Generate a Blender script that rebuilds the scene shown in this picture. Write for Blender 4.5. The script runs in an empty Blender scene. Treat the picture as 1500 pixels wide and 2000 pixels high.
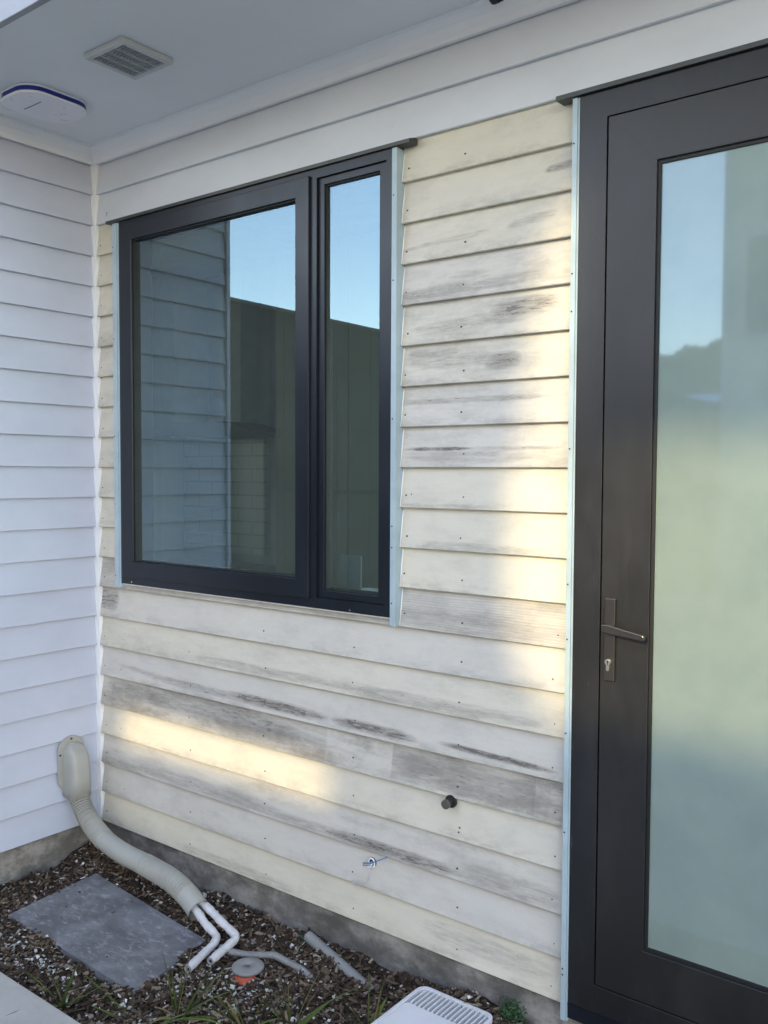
import bpy, math, random
from mathutils import Vector, Matrix
random.seed(7)
sc = bpy.context.scene
col = sc.collection
rad = math.radians

# ---------------------------------------------------------------- camera
cam_d = bpy.data.cameras.new('camera'); cam = bpy.data.objects.new('camera', cam_d); col.objects.link(cam); sc.camera = cam
R3 = [(0.7905833, 0.61233615, 0.00474194), (0.0309288, -0.03219568, -0.99900293), (-0.61157294, 0.78994169, -0.04439219)]
rt, dn, fw = [Vector(r) for r in R3]
m = Matrix((( rt.x, -dn.x, -fw.x, 3.93327482), (rt.y, -dn.y, -fw.y, -2.70876695), (rt.z, -dn.z, -fw.z, 1.78283741), (0, 0, 0, 1)))
cam.matrix_world = m
cam_d.sensor_fit = 'HORIZONTAL'; cam_d.sensor_width = 36; cam_d.lens = 1761.535 / 1500 * 36
cam_d.clip_start = .05; cam_d.clip_end = 3000
sc.render.resolution_x = 768; sc.render.resolution_y = 1024

# ---------------------------------------------------------------- light
SUN_EL, SUN_AZ = rad(20), rad(8)           # azimuth to the right of straight out from the wall
w = bpy.data.worlds.new('World'); sc.world = w; w.use_nodes = True
nt = w.node_tree; nt.nodes.clear()
sky = nt.nodes.new('ShaderNodeTexSky'); sky.sky_type = 'NISHITA'; sky.sun_disc = False
sky.sun_elevation = SUN_EL; sky.sun_rotation = math.pi - SUN_AZ
sky.air_density = 1.0; sky.dust_density = .2; sky.ozone_density = 3.5
bg = nt.nodes.new('ShaderNodeBackground'); bg.inputs[1].default_value = .15
out = nt.nodes.new('ShaderNodeOutputWorld'); 
wb = nt.nodes.new('ShaderNodeMix'); wb.data_type = 'RGBA'; wb.blend_type = 'MULTIPLY'; wb.inputs[0].default_value = 1; wb.inputs[7].default_value = (1.54, 1.05, .775, 1)   # white balance
nt.links.new(sky.outputs[0], wb.inputs[6]); nt.links.new(wb.outputs[2], bg.inputs[0]); nt.links.new(bg.outputs[0], out.inputs[0])
sd = bpy.data.lights.new('sun', 'SUN'); sd.energy = 2.4; sd.angle = rad(.9); sd.color = (1, .79, .42)
so = bpy.data.objects.new('sun', sd); col.objects.link(so)
to_sun = Vector((math.sin(SUN_AZ) * math.cos(SUN_EL), -math.cos(SUN_AZ) * math.cos(SUN_EL), math.sin(SUN_EL)))
so.rotation_euler = to_sun.to_track_quat('Z', 'Y').to_euler()
sc.view_settings.view_transform = 'Standard'; sc.view_settings.look = 'None'; sc.view_settings.gamma = 1
sc.view_settings.exposure = 2.68

# ---------------------------------------------------------------- material helpers
class NT:
    def __init__(s, name):
        s.m = bpy.data.materials.new(name); s.m.use_nodes = True; s.t = s.m.node_tree; s.t.nodes.clear()
        s.o = s.n('ShaderNodeOutputMaterial')
    def n(s, k, **kw):
        x = s.t.nodes.new(k)
        for a, b in kw.items(): setattr(x, a, b)
        return x
    def put(s, sock, v):
        if isinstance(v, bpy.types.NodeSocket): s.t.links.new(v, sock)
        elif v is not None:
            if isinstance(v, (tuple, list)) and len(v) == 3 and sock.type == 'RGBA': v = (*v, 1)
            sock.default_value = v
    def math(s, op, a, b=None, c=None, clamp=False):
        x = s.n('ShaderNodeMath', operation=op, use_clamp=clamp)
        s.put(x.inputs[0], a); s.put(x.inputs[1], b); s.put(x.inputs[2], c); return x.outputs[0]
    def mix(s, f, a, b, mode='MIX'):
        x = s.n('ShaderNodeMix', data_type='RGBA', blend_type=mode)
        s.put(x.inputs[0], f); s.put(x.inputs[6], a); s.put(x.inputs[7], b); return x.outputs[2]
    def obj(s):
        return s.n('ShaderNodeTexCoord').outputs['Object']
    def scaled(s, sc3, loc=(0, 0, 0)):
        x = s.n('ShaderNodeMapping'); s.put(x.inputs[0], s.obj()); x.inputs['Scale'].default_value = sc3; x.inputs['Location'].default_value = loc
        return x.outputs[0]
    def noise(s, vec, scale=1, detail=4, rough=.55, dist=0):
        x = s.n('ShaderNodeTexNoise'); s.put(x.inputs['Vector'], vec); x.inputs['Scale'].default_value = scale
        x.inputs['Detail'].default_value = detail; x.inputs['Roughness'].default_value = rough; x.inputs['Distortion'].default_value = dist
        return x.outputs[0]
    def step(s, v, a, b):
        x = s.n('ShaderNodeMapRange', interpolation_type='SMOOTHSTEP'); s.put(x.inputs[0], v)
        x.inputs[1].default_value = a; x.inputs[2].default_value = b; x.inputs[3].default_value = 0; x.inputs[4].default_value = 1
        return x.outputs[0]
    def bump(s, h, strength=.2, dist=.002):
        x = s.n('ShaderNodeBump'); x.inputs['Strength'].default_value = strength; x.inputs['Distance'].default_value = dist
        s.put(x.inputs['Height'], h); return x.outputs[0]
    def bsdf(s, base, rough=.5, metal=0, normal=None, spec=.5, **kw):
        p = s.n('ShaderNodeBsdfPrincipled'); s.put(p.inputs['Base Color'], base); s.put(p.inputs['Roughness'], rough)
        s.put(p.inputs['Metallic'], metal); s.put(p.inputs['Specular IOR Level'], spec)
        if normal is not None: s.put(p.inputs['Normal'], normal)
        for k, v in kw.items(): s.put(p.inputs[k.replace('_', ' ')], v)
        s.t.links.new(p.outputs[0], s.o.inputs[0]); return p

def plain(name, c, rough=.5, metal=0, var=.12, scale=8, bump=.1, bd=.001, spec=.5, c2=None):
    t = NT(name); n = t.noise(t.scaled((1, 1, 1)), scale, 5, .6)
    f = t.step(n, .3, .7)
    c2 = c2 or tuple(x * (1 - var) for x in c)
    t.bsdf(t.mix(f, c, c2), t.math('MULTIPLY_ADD', n, .2, rough - .1), metal, t.bump(t.noise(t.scaled((1, 1, 1)), scale * 12, 3), bump, bd), spec)
    return t.m

M = {}
# white painted boards
def m_paint(name, c):
    t = NT(name)
    n1 = t.noise(t.scaled((1.2, 1.2, 2.5)), 2.2, 5, .6)
    n2 = t.noise(t.scaled((1, 1, 1)), 26, 4, .6)
    c1 = t.mix(t.step(n1, .35, .75), c, tuple(x * .92 for x in c))
    spots = t.math('MULTIPLY', t.step(t.noise(t.scaled((1, 1, 1.4)), 9, 3), .66, .78), .22)
    c1 = t.mix(spots, c1, (.42, .42, .42))
    grain = t.noise(t.scaled((3, 3, 90)), 2, 3)
    t.bsdf(c1, t.math('MULTIPLY_ADD', n2, .25, .38), 0, t.bump(t.math('ADD', t.math('MULTIPLY', grain, .5), n2), .12, .0008))
    return t.m
M['white'] = m_paint('white_board_paint', (.62, .645, .685)); M['shadewhite'] = m_paint('shade_tinted_board_paint', (.51, .545, .64))  # second is the same white paint with the side wall's dim blue light tinted in
M['soffit'] = plain('soffit_sheet', (.72, .73, .76), .6, var=.05, scale=2, bump=.05)

# weathered primed boards
def m_weather():
    t = NT('weathered_boards')
    sep = t.n('ShaderNodeSeparateXYZ'); t.put(sep.inputs[0], t.obj()); X, Y, Z = sep.outputs
    at = t.n('ShaderNodeAttribute', attribute_name='board'); s2 = t.n('ShaderNodeSeparateColor'); t.put(s2.inputs[0], at.outputs[0])
    cream, dirt, grain_a = s2.outputs
    cb = t.n('ShaderNodeCombineXYZ'); t.put(cb.inputs[0], X); t.put(cb.inputs[1], t.math('MULTIPLY', cream, 13)); t.put(cb.inputs[2], Z)
    mp = t.n('ShaderNodeMapping'); t.put(mp.inputs[0], cb.outputs[0]); mp.inputs['Scale'].default_value = (1.2, 1, 2.6)
    patch = t.noise(mp.outputs[0], 1.6, 5, .6)
    cr = t.math('ADD', cream, t.math('MULTIPLY_ADD', patch, 1.0, -.5), clamp=True)
    c = t.mix(cr, (.565, .54, .495), (.645, .60, .48))
    fine = t.noise(t.scaled((6, 1, 150)), 1.5, 4, .65)
    c = t.mix(t.math('MULTIPLY', t.step(fine, .35, .8), .10), c, (.33, .30, .25))
    blot = t.noise(t.scaled((2.4, 1, 5.0), (3, 0, 1)), 1.5, 8, .72)
    c = t.mix(t.math('MULTIPLY', t.step(blot, .46, .70), .34), c, (.36, .34, .30))
    mott = t.noise(t.scaled((14, 1, 22)), 1.3, 5, .7)
    c = t.mix(t.math('MULTIPLY', t.step(mott, .58, .7), .16), c, (.76, .74, .68))
    # grime: by board, heavier towards each lower edge where the water hangs
    g1 = t.noise(t.scaled((2.2, 1, 13), (7, 0, 0)), 1.7, 7, .72)
    big = t.noise(t.scaled((1.9, 1, 6.5), (4, 0, 9)), 1.4, 3, .5); crk = t.noise(t.scaled((17, 1, 30), (4, 0, 3)), 1.3, 7, .8)
    mold = t.math('MULTIPLY_ADD', big, .8, t.math('MULTIPLY', crk, .42))
    gm = t.math('MULTIPLY', t.math('ADD', t.math('MULTIPLY', t.step(mold, .56, .78), .95), t.math('MULTIPLY', t.step(g1, .42, .66), .45)), dirt, clamp=True)
    tiny = t.math('MULTIPLY', t.math('MULTIPLY', t.step(crk, .62, .70), t.step(big, .42, .6)), t.math('MULTIPLY_ADD', dirt, .8, .15), clamp=True)
    c = t.mix(t.math('MULTIPLY', tiny, .6), c, (.13, .115, .10))
    c = t.mix(t.math('MULTIPLY', gm, .85), c, (.20, .185, .16))
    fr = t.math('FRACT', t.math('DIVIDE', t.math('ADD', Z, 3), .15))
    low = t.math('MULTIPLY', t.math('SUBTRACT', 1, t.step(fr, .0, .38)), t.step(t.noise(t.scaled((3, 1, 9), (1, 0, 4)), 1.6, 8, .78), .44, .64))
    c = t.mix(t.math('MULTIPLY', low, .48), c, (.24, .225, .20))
    # growth rings on the bare board
    wv = t.n('ShaderNodeTexWave', bands_direction='Z'); t.put(wv.inputs[0], t.scaled((.45, 1, 7))); wv.inputs['Scale'].default_value = 5; wv.inputs['Distortion'].default_value = 9; wv.inputs['Detail'].default_value = 3
    wv.inputs['Detail Scale'].default_value = .7
    c = t.mix(t.math('MULTIPLY', t.math('MULTIPLY', wv.outputs[1], grain_a), .33), c, (.27, .22, .16))
    # separate stains: x, z, half width, half height, slope, strength, roughness of outline
    n3 = t.noise(t.scaled((5, 1, 42), (2, 0, 2)), 1.5, 8, .78)
    n4 = t.noise(t.scaled((11, 1, 70), (5, 0, 2)), 1.4, 8, .8)
    tot = None
    for x0, z0, hw, hh, sl, st in STAINS:
        dx = t.math('DIVIDE', t.math('SUBTRACT', X, x0), hw)
        dz = t.math('DIVIDE', t.math('SUBTRACT', t.math('SUBTRACT', Z, z0), t.math('MULTIPLY', dx, sl)), hh)
        r = t.math('ADD', t.math('POWER', t.math('ABSOLUTE', dx), 4), t.math('MULTIPLY', dz, dz))
        v = t.math('MULTIPLY', t.math('SUBTRACT', 1, t.step(r, .0, 1.3)), st)
        tot = v if tot is None else t.math('MAXIMUM', tot, v)
    a = t.math('ADD', t.math('MULTIPLY', tot, 1.0), t.math('MULTIPLY_ADD', n3, 3.6, -2.2))
    b = t.math('ADD', t.math('MULTIPLY', tot, 1.0), t.math('MULTIPLY_ADD', n4, 4.6, -3.0))
    tg = t.step(tot, 0, .35)
    sm = t.math('MULTIPLY', t.math('MULTIPLY', t.step(a, -.7, 1.2), .82), tg)
    sh = t.math('MULTIPLY', t.math('MULTIPLY', t.step(b, .1, .65), .8), tg)
    c = t.mix(sm, c, (.23, .21, .185)); c = t.mix(sh, c, (.095, .085, .075))
    # old repair squares
    for xa, xb, za, zb, k in ((1.87, 2.49, .612, .742, .38), (.10, 1.54, .60, .75, .2)):
        mx = t.math('MULTIPLY', t.step(X, xa, xa + .006), t.math('SUBTRACT', 1, t.step(X, xb - .006, xb)))
        mz = t.math('MULTIPLY', t.step(Z, za, za + .004), t.math('SUBTRACT', 1, t.step(Z, zb - .004, zb)))
        c = t.mix(t.math('MULTIPLY', t.math('MULTIPLY', mx, mz), t.math('MULTIPLY', t.step(g1, .2, .7), k * 1.6)), c, (.21, .19, .165))
    h = t.math('ADD', t.math('MULTIPLY', fine, .7), t.math('ADD', mott, t.math('MULTIPLY', sh, -1.5)))
    t.bsdf(c, t.math('MULTIPLY_ADD', mott, .3, .45), 0, t.bump(h, .28, .0012), .35)
    return t.m
STAINS = [(.42, .805, .28, .016, -.012, .55), (.85, .79, .50, .020, -.006, .72), (1.25, .79, .32, .026, -.006, 1.1), (1.78, .784, .22, .024, -.004, 1.1), (2.33, .785, .25, .013, -.006, 1.25),
          (.30, .70, .24, .04, -.01, .75), (.85, .685, .78, .05, -.02, .62), (1.1, .70, .42, .040, -.035, .80), (1.3, .327, 1.28, .020, 0, .62), (.9, .34, .5, .03, -.01, .5), (1.85, .325, .36, .026, 0, 1.05), (2.4, .345, .2, .04, 0, .6),
          (2.2, 2.437, .32, .024, .006, .62), (2.42, 2.345, .14, .040, .01, .9), (2.22, 2.31, .28, .028, .01, .6), (2.15, 2.18, .22, .03, 0, .6), (2.34, 2.17, .08, .035, 0, .85), (2.05, 2.21, .12, .03, 0, .6),
          (2.2, 2.04, .36, .012, 0, .72), (2.08, 1.867, .16, .009, 0, 1.15), (2.35, 1.867, .24, .008, 0, .6), (2.2, 1.84, .3, .03, 0, .45), (2.1, 1.66, .2, .01, 0, .45), (2.25, 1.515, .25, .02, 0, .5), (2.0, .93, .55, .028, 0, .6),
          (.08, 1.14, .09, .07, 0, .9), (1.2, .93, .5, .022, 0, .55), (2.56, 2.785, .07, .016, .004, .85), (2.15, 1.245, .5, .05, 0, .45), (2.2, .67, .34, .06, 0, .72), (.2, .315, .2, .03, 0, .6),
          (2.2, 2.47, .1, .03, 0, .35), (2.45, 2.63, .1, .02, .01, .5), (2.1, 2.61, .2, .012, .01, .45), (1.0, .02, .4, .03, 0, .4), (2.3, .08, .3, .05, 0, .4)]
M['weather'] = m_weather()

def m_frame(name, c, metal, rough, scuff):
    t = NT(name)
    n = t.noise(t.scaled((3, 3, 1.1)), 2.0, 6, .65)
    sc_ = t.noise(t.scaled((30, 30, 2.2), (1, 2, 0)), 2, 7, .75)
    f = t.math('MULTIPLY', t.step(n, .42, .72), scuff)
    c1 = t.mix(f, c, tuple(x * 1.8 for x in c))
    c1 = t.mix(t.math('MULTIPLY', t.step(sc_, .64, .72), scuff * .5), c1, (.22, .2, .18))
    t.bsdf(c1, t.math('MULTIPLY_ADD', n, .3, rough - .15), metal, t.bump(t.noise(t.scaled((1, 1, 1)), 500, 2), .06, .0003))
    return t.m
M['frame'] = m_frame('window_aluminium', (.008, .011, .017), .1, .36, .25)
M['dframe'] = m_frame('door_aluminium', (.016, .0165, .018), .2, .38, .8)
M['dleaf'] = m_frame('door_leaf_aluminium', (.020, .0195, .0195), .2, .38, .5)
M['gasket'] = plain('black_gasket', (.008, .009, .01), .6)
M['flash_dark'] = plain('dark_flashing', (.05, .055, .055), .45, .2)
M['flash_blue'] = plain('pale_blue_flashing', (.40, .50, .54), .4, var=.18, scale=5)
M['seal'] = plain('white_sealant', (.84, .84, .84), .5, var=.03)
M['nail'] = plain('rusted_nail', (.05, .04, .035), .7)
M['handle'] = plain('bronze_handle', (.10, .09, .085), .3, .8, var=.1)
M['steel'] = plain('nickel_lock', (.62, .58, .52), .25, .9, var=.1)

def m_glass():
    t = NT('window_glass')
    fr = t.n('ShaderNodeFresnel'); fr.inputs[0].default_value = 2.5
    g = t.n('ShaderNodeBsdfGlossy'); g.inputs['Roughness'].default_value = .0; g.inputs[0].default_value = (.61, .86, 1.0, 1)
    tr = t.n('ShaderNodeBsdfTransparent'); tr.inputs[0].default_value = (.86, .96, .95, 1)
    mx = t.n('ShaderNodeMixShader'); t.put(mx.inputs[0], fr.outputs[0]); t.t.links.new(tr.outputs[0], mx.inputs[1]); t.t.links.new(g.outputs[0], mx.inputs[2])
    d = t.n('ShaderNodeBsdfDiffuse'); d.inputs[0].default_value = (.45, .44, .40, 1)
    dn_ = t.noise(t.scaled((1.4, 1, 1.4)), 1.3, 4, .6); dsp = t.noise(t.scaled((1, 1, 1)), 90, 4, .8)
    smear = t.noise(t.scaled((7, 1, 3), (1, 0, 3)), 2, 5, .7)
    f = t.math('ADD', t.math('MULTIPLY', t.math('MULTIPLY', t.step(dn_, .45, .7), t.step(dsp, .45, .7)), .09),
               t.math('MULTIPLY', t.math('MULTIPLY_ADD', t.step(smear, .64, .74), .05, .035), 1))
    m2 = t.n('ShaderNodeMixShader'); t.put(m2.inputs[0], f); t.t.links.new(mx.outputs[0], m2.inputs[1]); t.t.links.new(d.outputs[0], m2.inputs[2])
    t.t.links.new(m2.outputs[0], t.o.inputs[0]); return t.m
M['glass'] = m_glass()
def m_frost():
    t = NT('frosted_glass')
    n = t.noise(t.scaled((1.5, 1, 1.5), (2, 0, 0)), 1.6, 5, .62)
    c = t.mix(t.step(n, .3, .75), (.235, .285, .25), (.185, .235, .21))
    p = t.bsdf(c, .5, 0, None, .0)
    g = t.n('ShaderNodeBsdfGlossy'); g.inputs['Roughness'].default_value = .03; g.inputs[0].default_value = (.50, .74, .97, 1)
    f = t.n('ShaderNodeFresnel'); f.inputs[0].default_value = 1.75
    m_ = t.n('ShaderNodeMixShader'); t.put(m_.inputs[0], f.outputs[0]); t.t.links.new(p.outputs[0], m_.inputs[1]); t.t.links.new(g.outputs[0], m_.inputs[2])
    t.t.links.new(m_.outputs[0], t.o.inputs[0]); return t.m
M['frost'] = m_frost()

def m_concrete(name, c, stain=.5):
    t = NT(name)
    n = t.noise(t.scaled((1, 1, 1.5)), 3.5, 8, .68); n2 = t.noise(t.scaled((1, 1, 1), (4, 1, 0)), 40, 5, .7)
    a = t.mix(t.step(n, .35, .7), c, tuple(x * (1 - stain) for x in c))
    sep = t.n('ShaderNodeSeparateXYZ'); t.put(sep.inputs[0], t.obj())
    splash = t.math('MULTIPLY', t.step(t.noise(t.scaled((2, 2, 3), (9, 2, 0)), 2.5, 6, .7), .42, .62), stain)
    a = t.mix(splash, a, (.10, .092, .08))
    a = t.mix(t.math('MULTIPLY', t.step(n2, .6, .75), .35), a, tuple(x * .45 for x in c))
    t.bsdf(a, .85, 0, t.bump(t.math('ADD', n, t.math('MULTIPLY', n2, .6)), .5, .006), .3); return t.m
M['found'] = m_concrete('foundation_concrete', (.33, .31, .285), .72)
M['path'] = m_concrete('path_concrete', (.48, .46, .42), .12)
M['duct'] = plain('cream_duct_plastic', (.385, .385, .35), .4, var=.14, scale=6)
M['duct_shade'] = plain('duct_groove_shade', (.24, .235, .20), .7)  # groove shade painted as a darker tone so the ribs show
M['foam'] = plain('white_foam_pipe', (.66, .65, .66), .7, var=.22, scale=14, bump=.3)
M['greypvc'] = plain('grey_pvc', (.27, .27, .26), .45, var=.2, scale=12)
M['orange'] = plain('orange_plastic', (.45, .075, .03), .6)
M['green_plastic'] = plain('green_plastic', (.015, .07, .045), .5)
M['tray'] = plain('white_tray_plastic', (.72, .72, .74), .35, var=.06, scale=10)
M['light_body'] = plain('light_white_plastic', (.74, .73, .80), .3, var=.03)
M['navy'] = plain('navy_band', (.012, .022, .20), .25, var=.05)
M['vent'] = plain('vent_plastic', (.50, .51, .52), .45, var=.06)
M['dark'] = plain('dark_void', (.02, .02, .022), .8)
M['stub'] = plain('black_rubber_cap', (.10, .09, .07), .55)
M['blue_cord'] = plain('blue_cord', (.05, .17, .36), .5)
M['cable'] = plain('grey_cable', (.55, .53, .55), .5)
def m_slate():
    t = NT('slate'); n = t.noise(t.scaled((1, 1, 1)), 5, 9, .72, .6); n2 = t.noise(t.scaled((1, 2.2, 1), (3, 3, 0)), 16, 8, .75, .5)
    c = t.mix(t.step(n, .36, .66), (.12, .122, .13), (.215, .217, .228))
    c = t.mix(t.math('MULTIPLY', t.step(n2, .50, .68), .7), c, (.42, .42, .45))
    t.bsdf(c, .62, 0, t.bump(t.math('ADD', n, n2), .5, .004), .4); return t.m
M['slate'] = m_slate()
def m_soil():
    t = NT('garden_soil'); n = t.noise(t.scaled((1, 1, 1)), 35, 6, .7)
    t.bsdf(t.mix(t.step(n, .3, .7), (.022, .015, .011), (.06, .042, .03)), .95, 0, t.bump(n, 1, .012), .2); return t.m
M['soil'] = m_soil()
def m_island(name, stops, rough=.85, bumpk=.4):
    t = NT(name); g = t.n('ShaderNodeNewGeometry'); r = t.n('ShaderNodeValToRGB'); t.put(r.inputs[0], g.outputs['Random Per Island'])
    e = r.color_ramp.elements
    while len(e) < len(stops): e.new(.5)
    for i, (p, c) in enumerate(stops): e[i].position = p; e[i].color = (*c, 1)
    n = t.noise(t.scaled((1, 1, 1)), 60, 4, .7)
    t.bsdf(t.mix(t.math('MULTIPLY', t.step(n, .4, .7), .4), r.outputs[0], (.03, .022, .016)), rough, 0, t.bump(n, bumpk, .003), .3); return t.m
M['mulch'] = m_island('bark_mulch', [(0, (.030, .020, .014)), (.35, (.055, .036, .025)), (.7, (.10, .068, .045)), (.9, (.19, .14, .10)), (1, (.30, .25, .19))])
M['chips'] = m_island('shell_chips', [(0, (.34, .31, .27)), (.5, (.55, .53, .49)), (1, (.78, .77, .74))], .6, .2)
M['leaf'] = m_island('strap_leaf', [(0, (.06, .095, .022)), (.6, (.12, .16, .04)), (.85, (.22, .22, .08)), (1, (.25, .19, .09))], .45, .1)
M['smallleaf'] = m_island('small_leaf', [(0, (.012, .05, .015)), (1, (.03, .10, .03))], .5, .1)

# ---------------------------------------------------------------- mesh helpers
class MB:
    def __init__(s): s.v = []; s.f = []; s.mi = []; s.sm = []; s.mat = 0
    def face(s, idx, smooth=False): s.f.append(idx); s.mi.append(s.mat); s.sm.append(smooth)
    def box(s, x0, x1, y0, y1, z0, z1):
        b = len(s.v); s.v += [(x, y, z) for z in (z0, z1) for y in (y0, y1) for x in (x0, x1)]
        for q in ((0, 2, 3, 1), (4, 5, 7, 6), (0, 1, 5, 4), (2, 6, 7, 3), (0, 4, 6, 2), (1, 3, 7, 5)): s.face([b + i for i in q])
        return s
    def prism(s, poly, axis, a, b, smooth=False):
        """extrude polygon (list of 2-tuples) along axis from a to b"""
        n = len(poly); k = len(s.v)
        def P(p, c): return {'x': (c, p[0], p[1]), 'y': (p[0], c, p[1]), 'z': (p[0], p[1], c)}[axis]
        s.v += [P(p, a) for p in poly] + [P(p, b) for p in poly]
        for i in range(n): s.face([k + i, k + (i + 1) % n, k + n + (i + 1) % n, k + n + i], smooth)
        s.face([k + i for i in range(n)][::-1]); s.face([k + n + i for i in range(n)]); return s
    def ring(s, o, i, yf, yb):
        """mitred frame in the xz plane: o, i = (x0,x1,z0,z1)"""
        k = len(s.v)
        for y in (yf, yb):
            for r in (o, i): s.v += [(r[0], y, r[2]), (r[1], y, r[2]), (r[1], y, r[3]), (r[0], y, r[3])]
        for j in range(4):
            n = (j + 1) % 4
            s.face([k + j, k + n, k + 4 + n, k + 4 + j]); s.face([k + 8 + j, k + 12 + j, k + 12 + n, k + 8 + n])
            s.face([k + j, k + 8 + j, k + 8 + n, k + n]); s.face([k + 4 + j, k + 4 + n, k + 12 + n, k + 12 + j])
        return s
    def tube(s, pts, r, seg=14, cap=True, rib=None, ripple=0, squash=1, groove=None):
        pts = [Vector(p) for p in pts]; n = len(pts); k = len(s.v); d = 0; up = None
        for i, p in enumerate(pts):
            tg = (pts[min(i + 1, n - 1)] - pts[max(i - 1, 0)]).normalized()
            if i: d += (p - pts[i - 1]).length
            if up is None: up = Vector((0, 0, 1)) if abs(tg.z) < .9 else Vector((1, 0, 0))
            a = tg.cross(up).normalized(); up = a.cross(tg).normalized()
            rr = r(i / (n - 1)) if callable(r) else r
            if rib: rr += rib(d) if callable(rib) else 0
            for j in range(seg):
                t = 2 * math.pi * j / seg; s.v.append(tuple(p + a * math.cos(t) * rr + up * math.sin(t) * rr * squash))
        for i in range(n - 1):
            if groove: s.mat = 1 if groove(i) else 0
            for j in range(seg):
                j2 = (j + 1) % seg; s.face([k + i * seg + j, k + i * seg + j2, k + (i + 1) * seg + j2, k + (i + 1) * seg + j], True)
        if cap:
            s.face([k + j for j in range(seg)][::-1]); s.face([k + (n - 1) * seg + j for j in range(seg)])
        return s
    def build(s, name, mats, parent=None, bevel=0, attr=None):
        me = bpy.data.meshes.new(name); me.from_pydata(s.v, [], s.f)
        if not isinstance(mats, (list, tuple)): mats = [mats]
        for x in mats: me.materials.append(x)
        me.polygons.foreach_set('material_index', s.mi); me.polygons.foreach_set('use_smooth', s.sm)
        if attr:
            ca = me.attributes.new('board', 'FLOAT_COLOR', 'POINT')
            for i, c in enumerate(attr): ca.data[i].color = (*c, 1)
        me.update()
        o = bpy.data.objects.new(name, me); col.objects.link(o)
        if parent: o.parent = parent
        if bevel:
            b = o.modifiers.new('bevel', 'BEVEL'); b.width = bevel; b.segments = 2; b.limit_method = 'ANGLE'; b.angle_limit = rad(40)
        return o
def tag(o, label=None, cat=None, group=None, kind=None):
    for k, v in (('label', label), ('category', cat), ('group', group), ('kind', kind)):
        if v: o[k] = v
    return o
def empty(name, loc, label, cat, group=None):
    o = bpy.data.objects.new(name, None); o.location = loc; o.empty_display_size = .1; col.objects.link(o); tag(o, label, cat, group); return o
def part(mb, name, mat, thing, bevel=0, label=None, attr=None):
    """mesh given in world coordinates, parented keeping place"""
    o = mb.build(name, mat, thing, bevel, attr)
    root = Vector((0, 0, 0)); p = thing
    while p: root += p.location; p = p.parent
    for v in o.data.vertices: v.co -= root
    if label: o['label'] = label
    return o
def smooth_path(pts, per=12):
    """Catmull-Rom through the points"""
    P = [Vector(p) for p in pts]; P = [P[0] * 2 - P[1]] + P + [P[-1] * 2 - P[-2]]; o = []
    for i in range(1, len(P) - 2):
        a, b, c, d = P[i - 1:i + 3]
        for k in range(per):
            t = k / per
            o.append(.5 * ((2 * b) + (c - a) * t + (2 * a - 5 * b + 4 * c - d) * t * t + (3 * b - a - 3 * c + d) * t ** 3))
    o.append(P[-2]); return o
def resample(pts, step):
    o = [pts[0]]; acc = 0
    for a, b in zip(pts, pts[1:]):
        L = (b - a).length; d = step - acc
        while d <= L: o.append(a.lerp(b, d / L)); d += step
        acc = (acc + L) % step if L else acc
    o.append(pts[-1]); return o

B = .15
def Z(k): return (20 - k) * B

# ================================================================ SETTING
# ground sheet to the horizon
g = MB(); S = 900
g.v = [(-S, -S, -.3), (S, -S, -.3), (S, S, -.3), (-S, S, -.3)]; g.face([0, 1, 2, 3])
tag(g.build('ground', plain('grass_ground', (.09, .11, .05), .9, var=.4, scale=1.5)), kind='structure')
p = MB(); p.box(-.95, 8, -11.9, -.967, -.35, -.1)
tag(p.build('path', M['path'], bevel=.006), kind='structure')
# slab footprint, used to keep chips off it
SL = [(.246, -.192), (.30, -.672), (1.224, -.696), (1.136, -.278)]
def inside(x, y, poly):
    c = False
    for i in range(len(poly)):
        x1, y1 = poly[i]; x2, y2 = poly[(i + 1) % len(poly)]
        if (y1 > y) != (y2 > y) and x < (x2 - x1) * (y - y1) / (y2 - y1) + x1: c = not c
    return c
# soil bed
s = MB(); nx, ny = 150, 50; X0, X1, Y0, Y1 = -.03, 2.9, -.97, .03
def soil_z(x, y):
    z = -.165 + .010 * math.sin(x * 9 + y * 5) + .008 * math.sin(x * 23 - y * 17) + .006 * math.sin(y * 31 + x * 7)
    z += .055 * math.exp(-((x) ** 2 + (y) ** 2) / .03) + .02 * math.exp(-(y / .12) ** 2) * (1 if x > .9 else .4)
    z += .03 * math.exp(-((x - 2.3) / .25) ** 2 - ((y + .02) / .15) ** 2)
    return z
for j in range(ny + 1):
    for i in range(nx + 1):
        x = X0 + (X1 - X0) * i / nx; y = Y0 + (Y1 - Y0) * j / ny
        z = soil_z(x, y) + random.uniform(-.004, .004); s.v.append((x, y, min(z, -.172) if inside(x, y, SL) else z))
for j in range(ny):
    for i in range(nx):
        a = j * (nx + 1) + i; s.face([a, a + 1, a + nx + 2, a + nx + 1], True)
tag(s.build('garden_soil', M['soil']), kind='structure')
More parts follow.
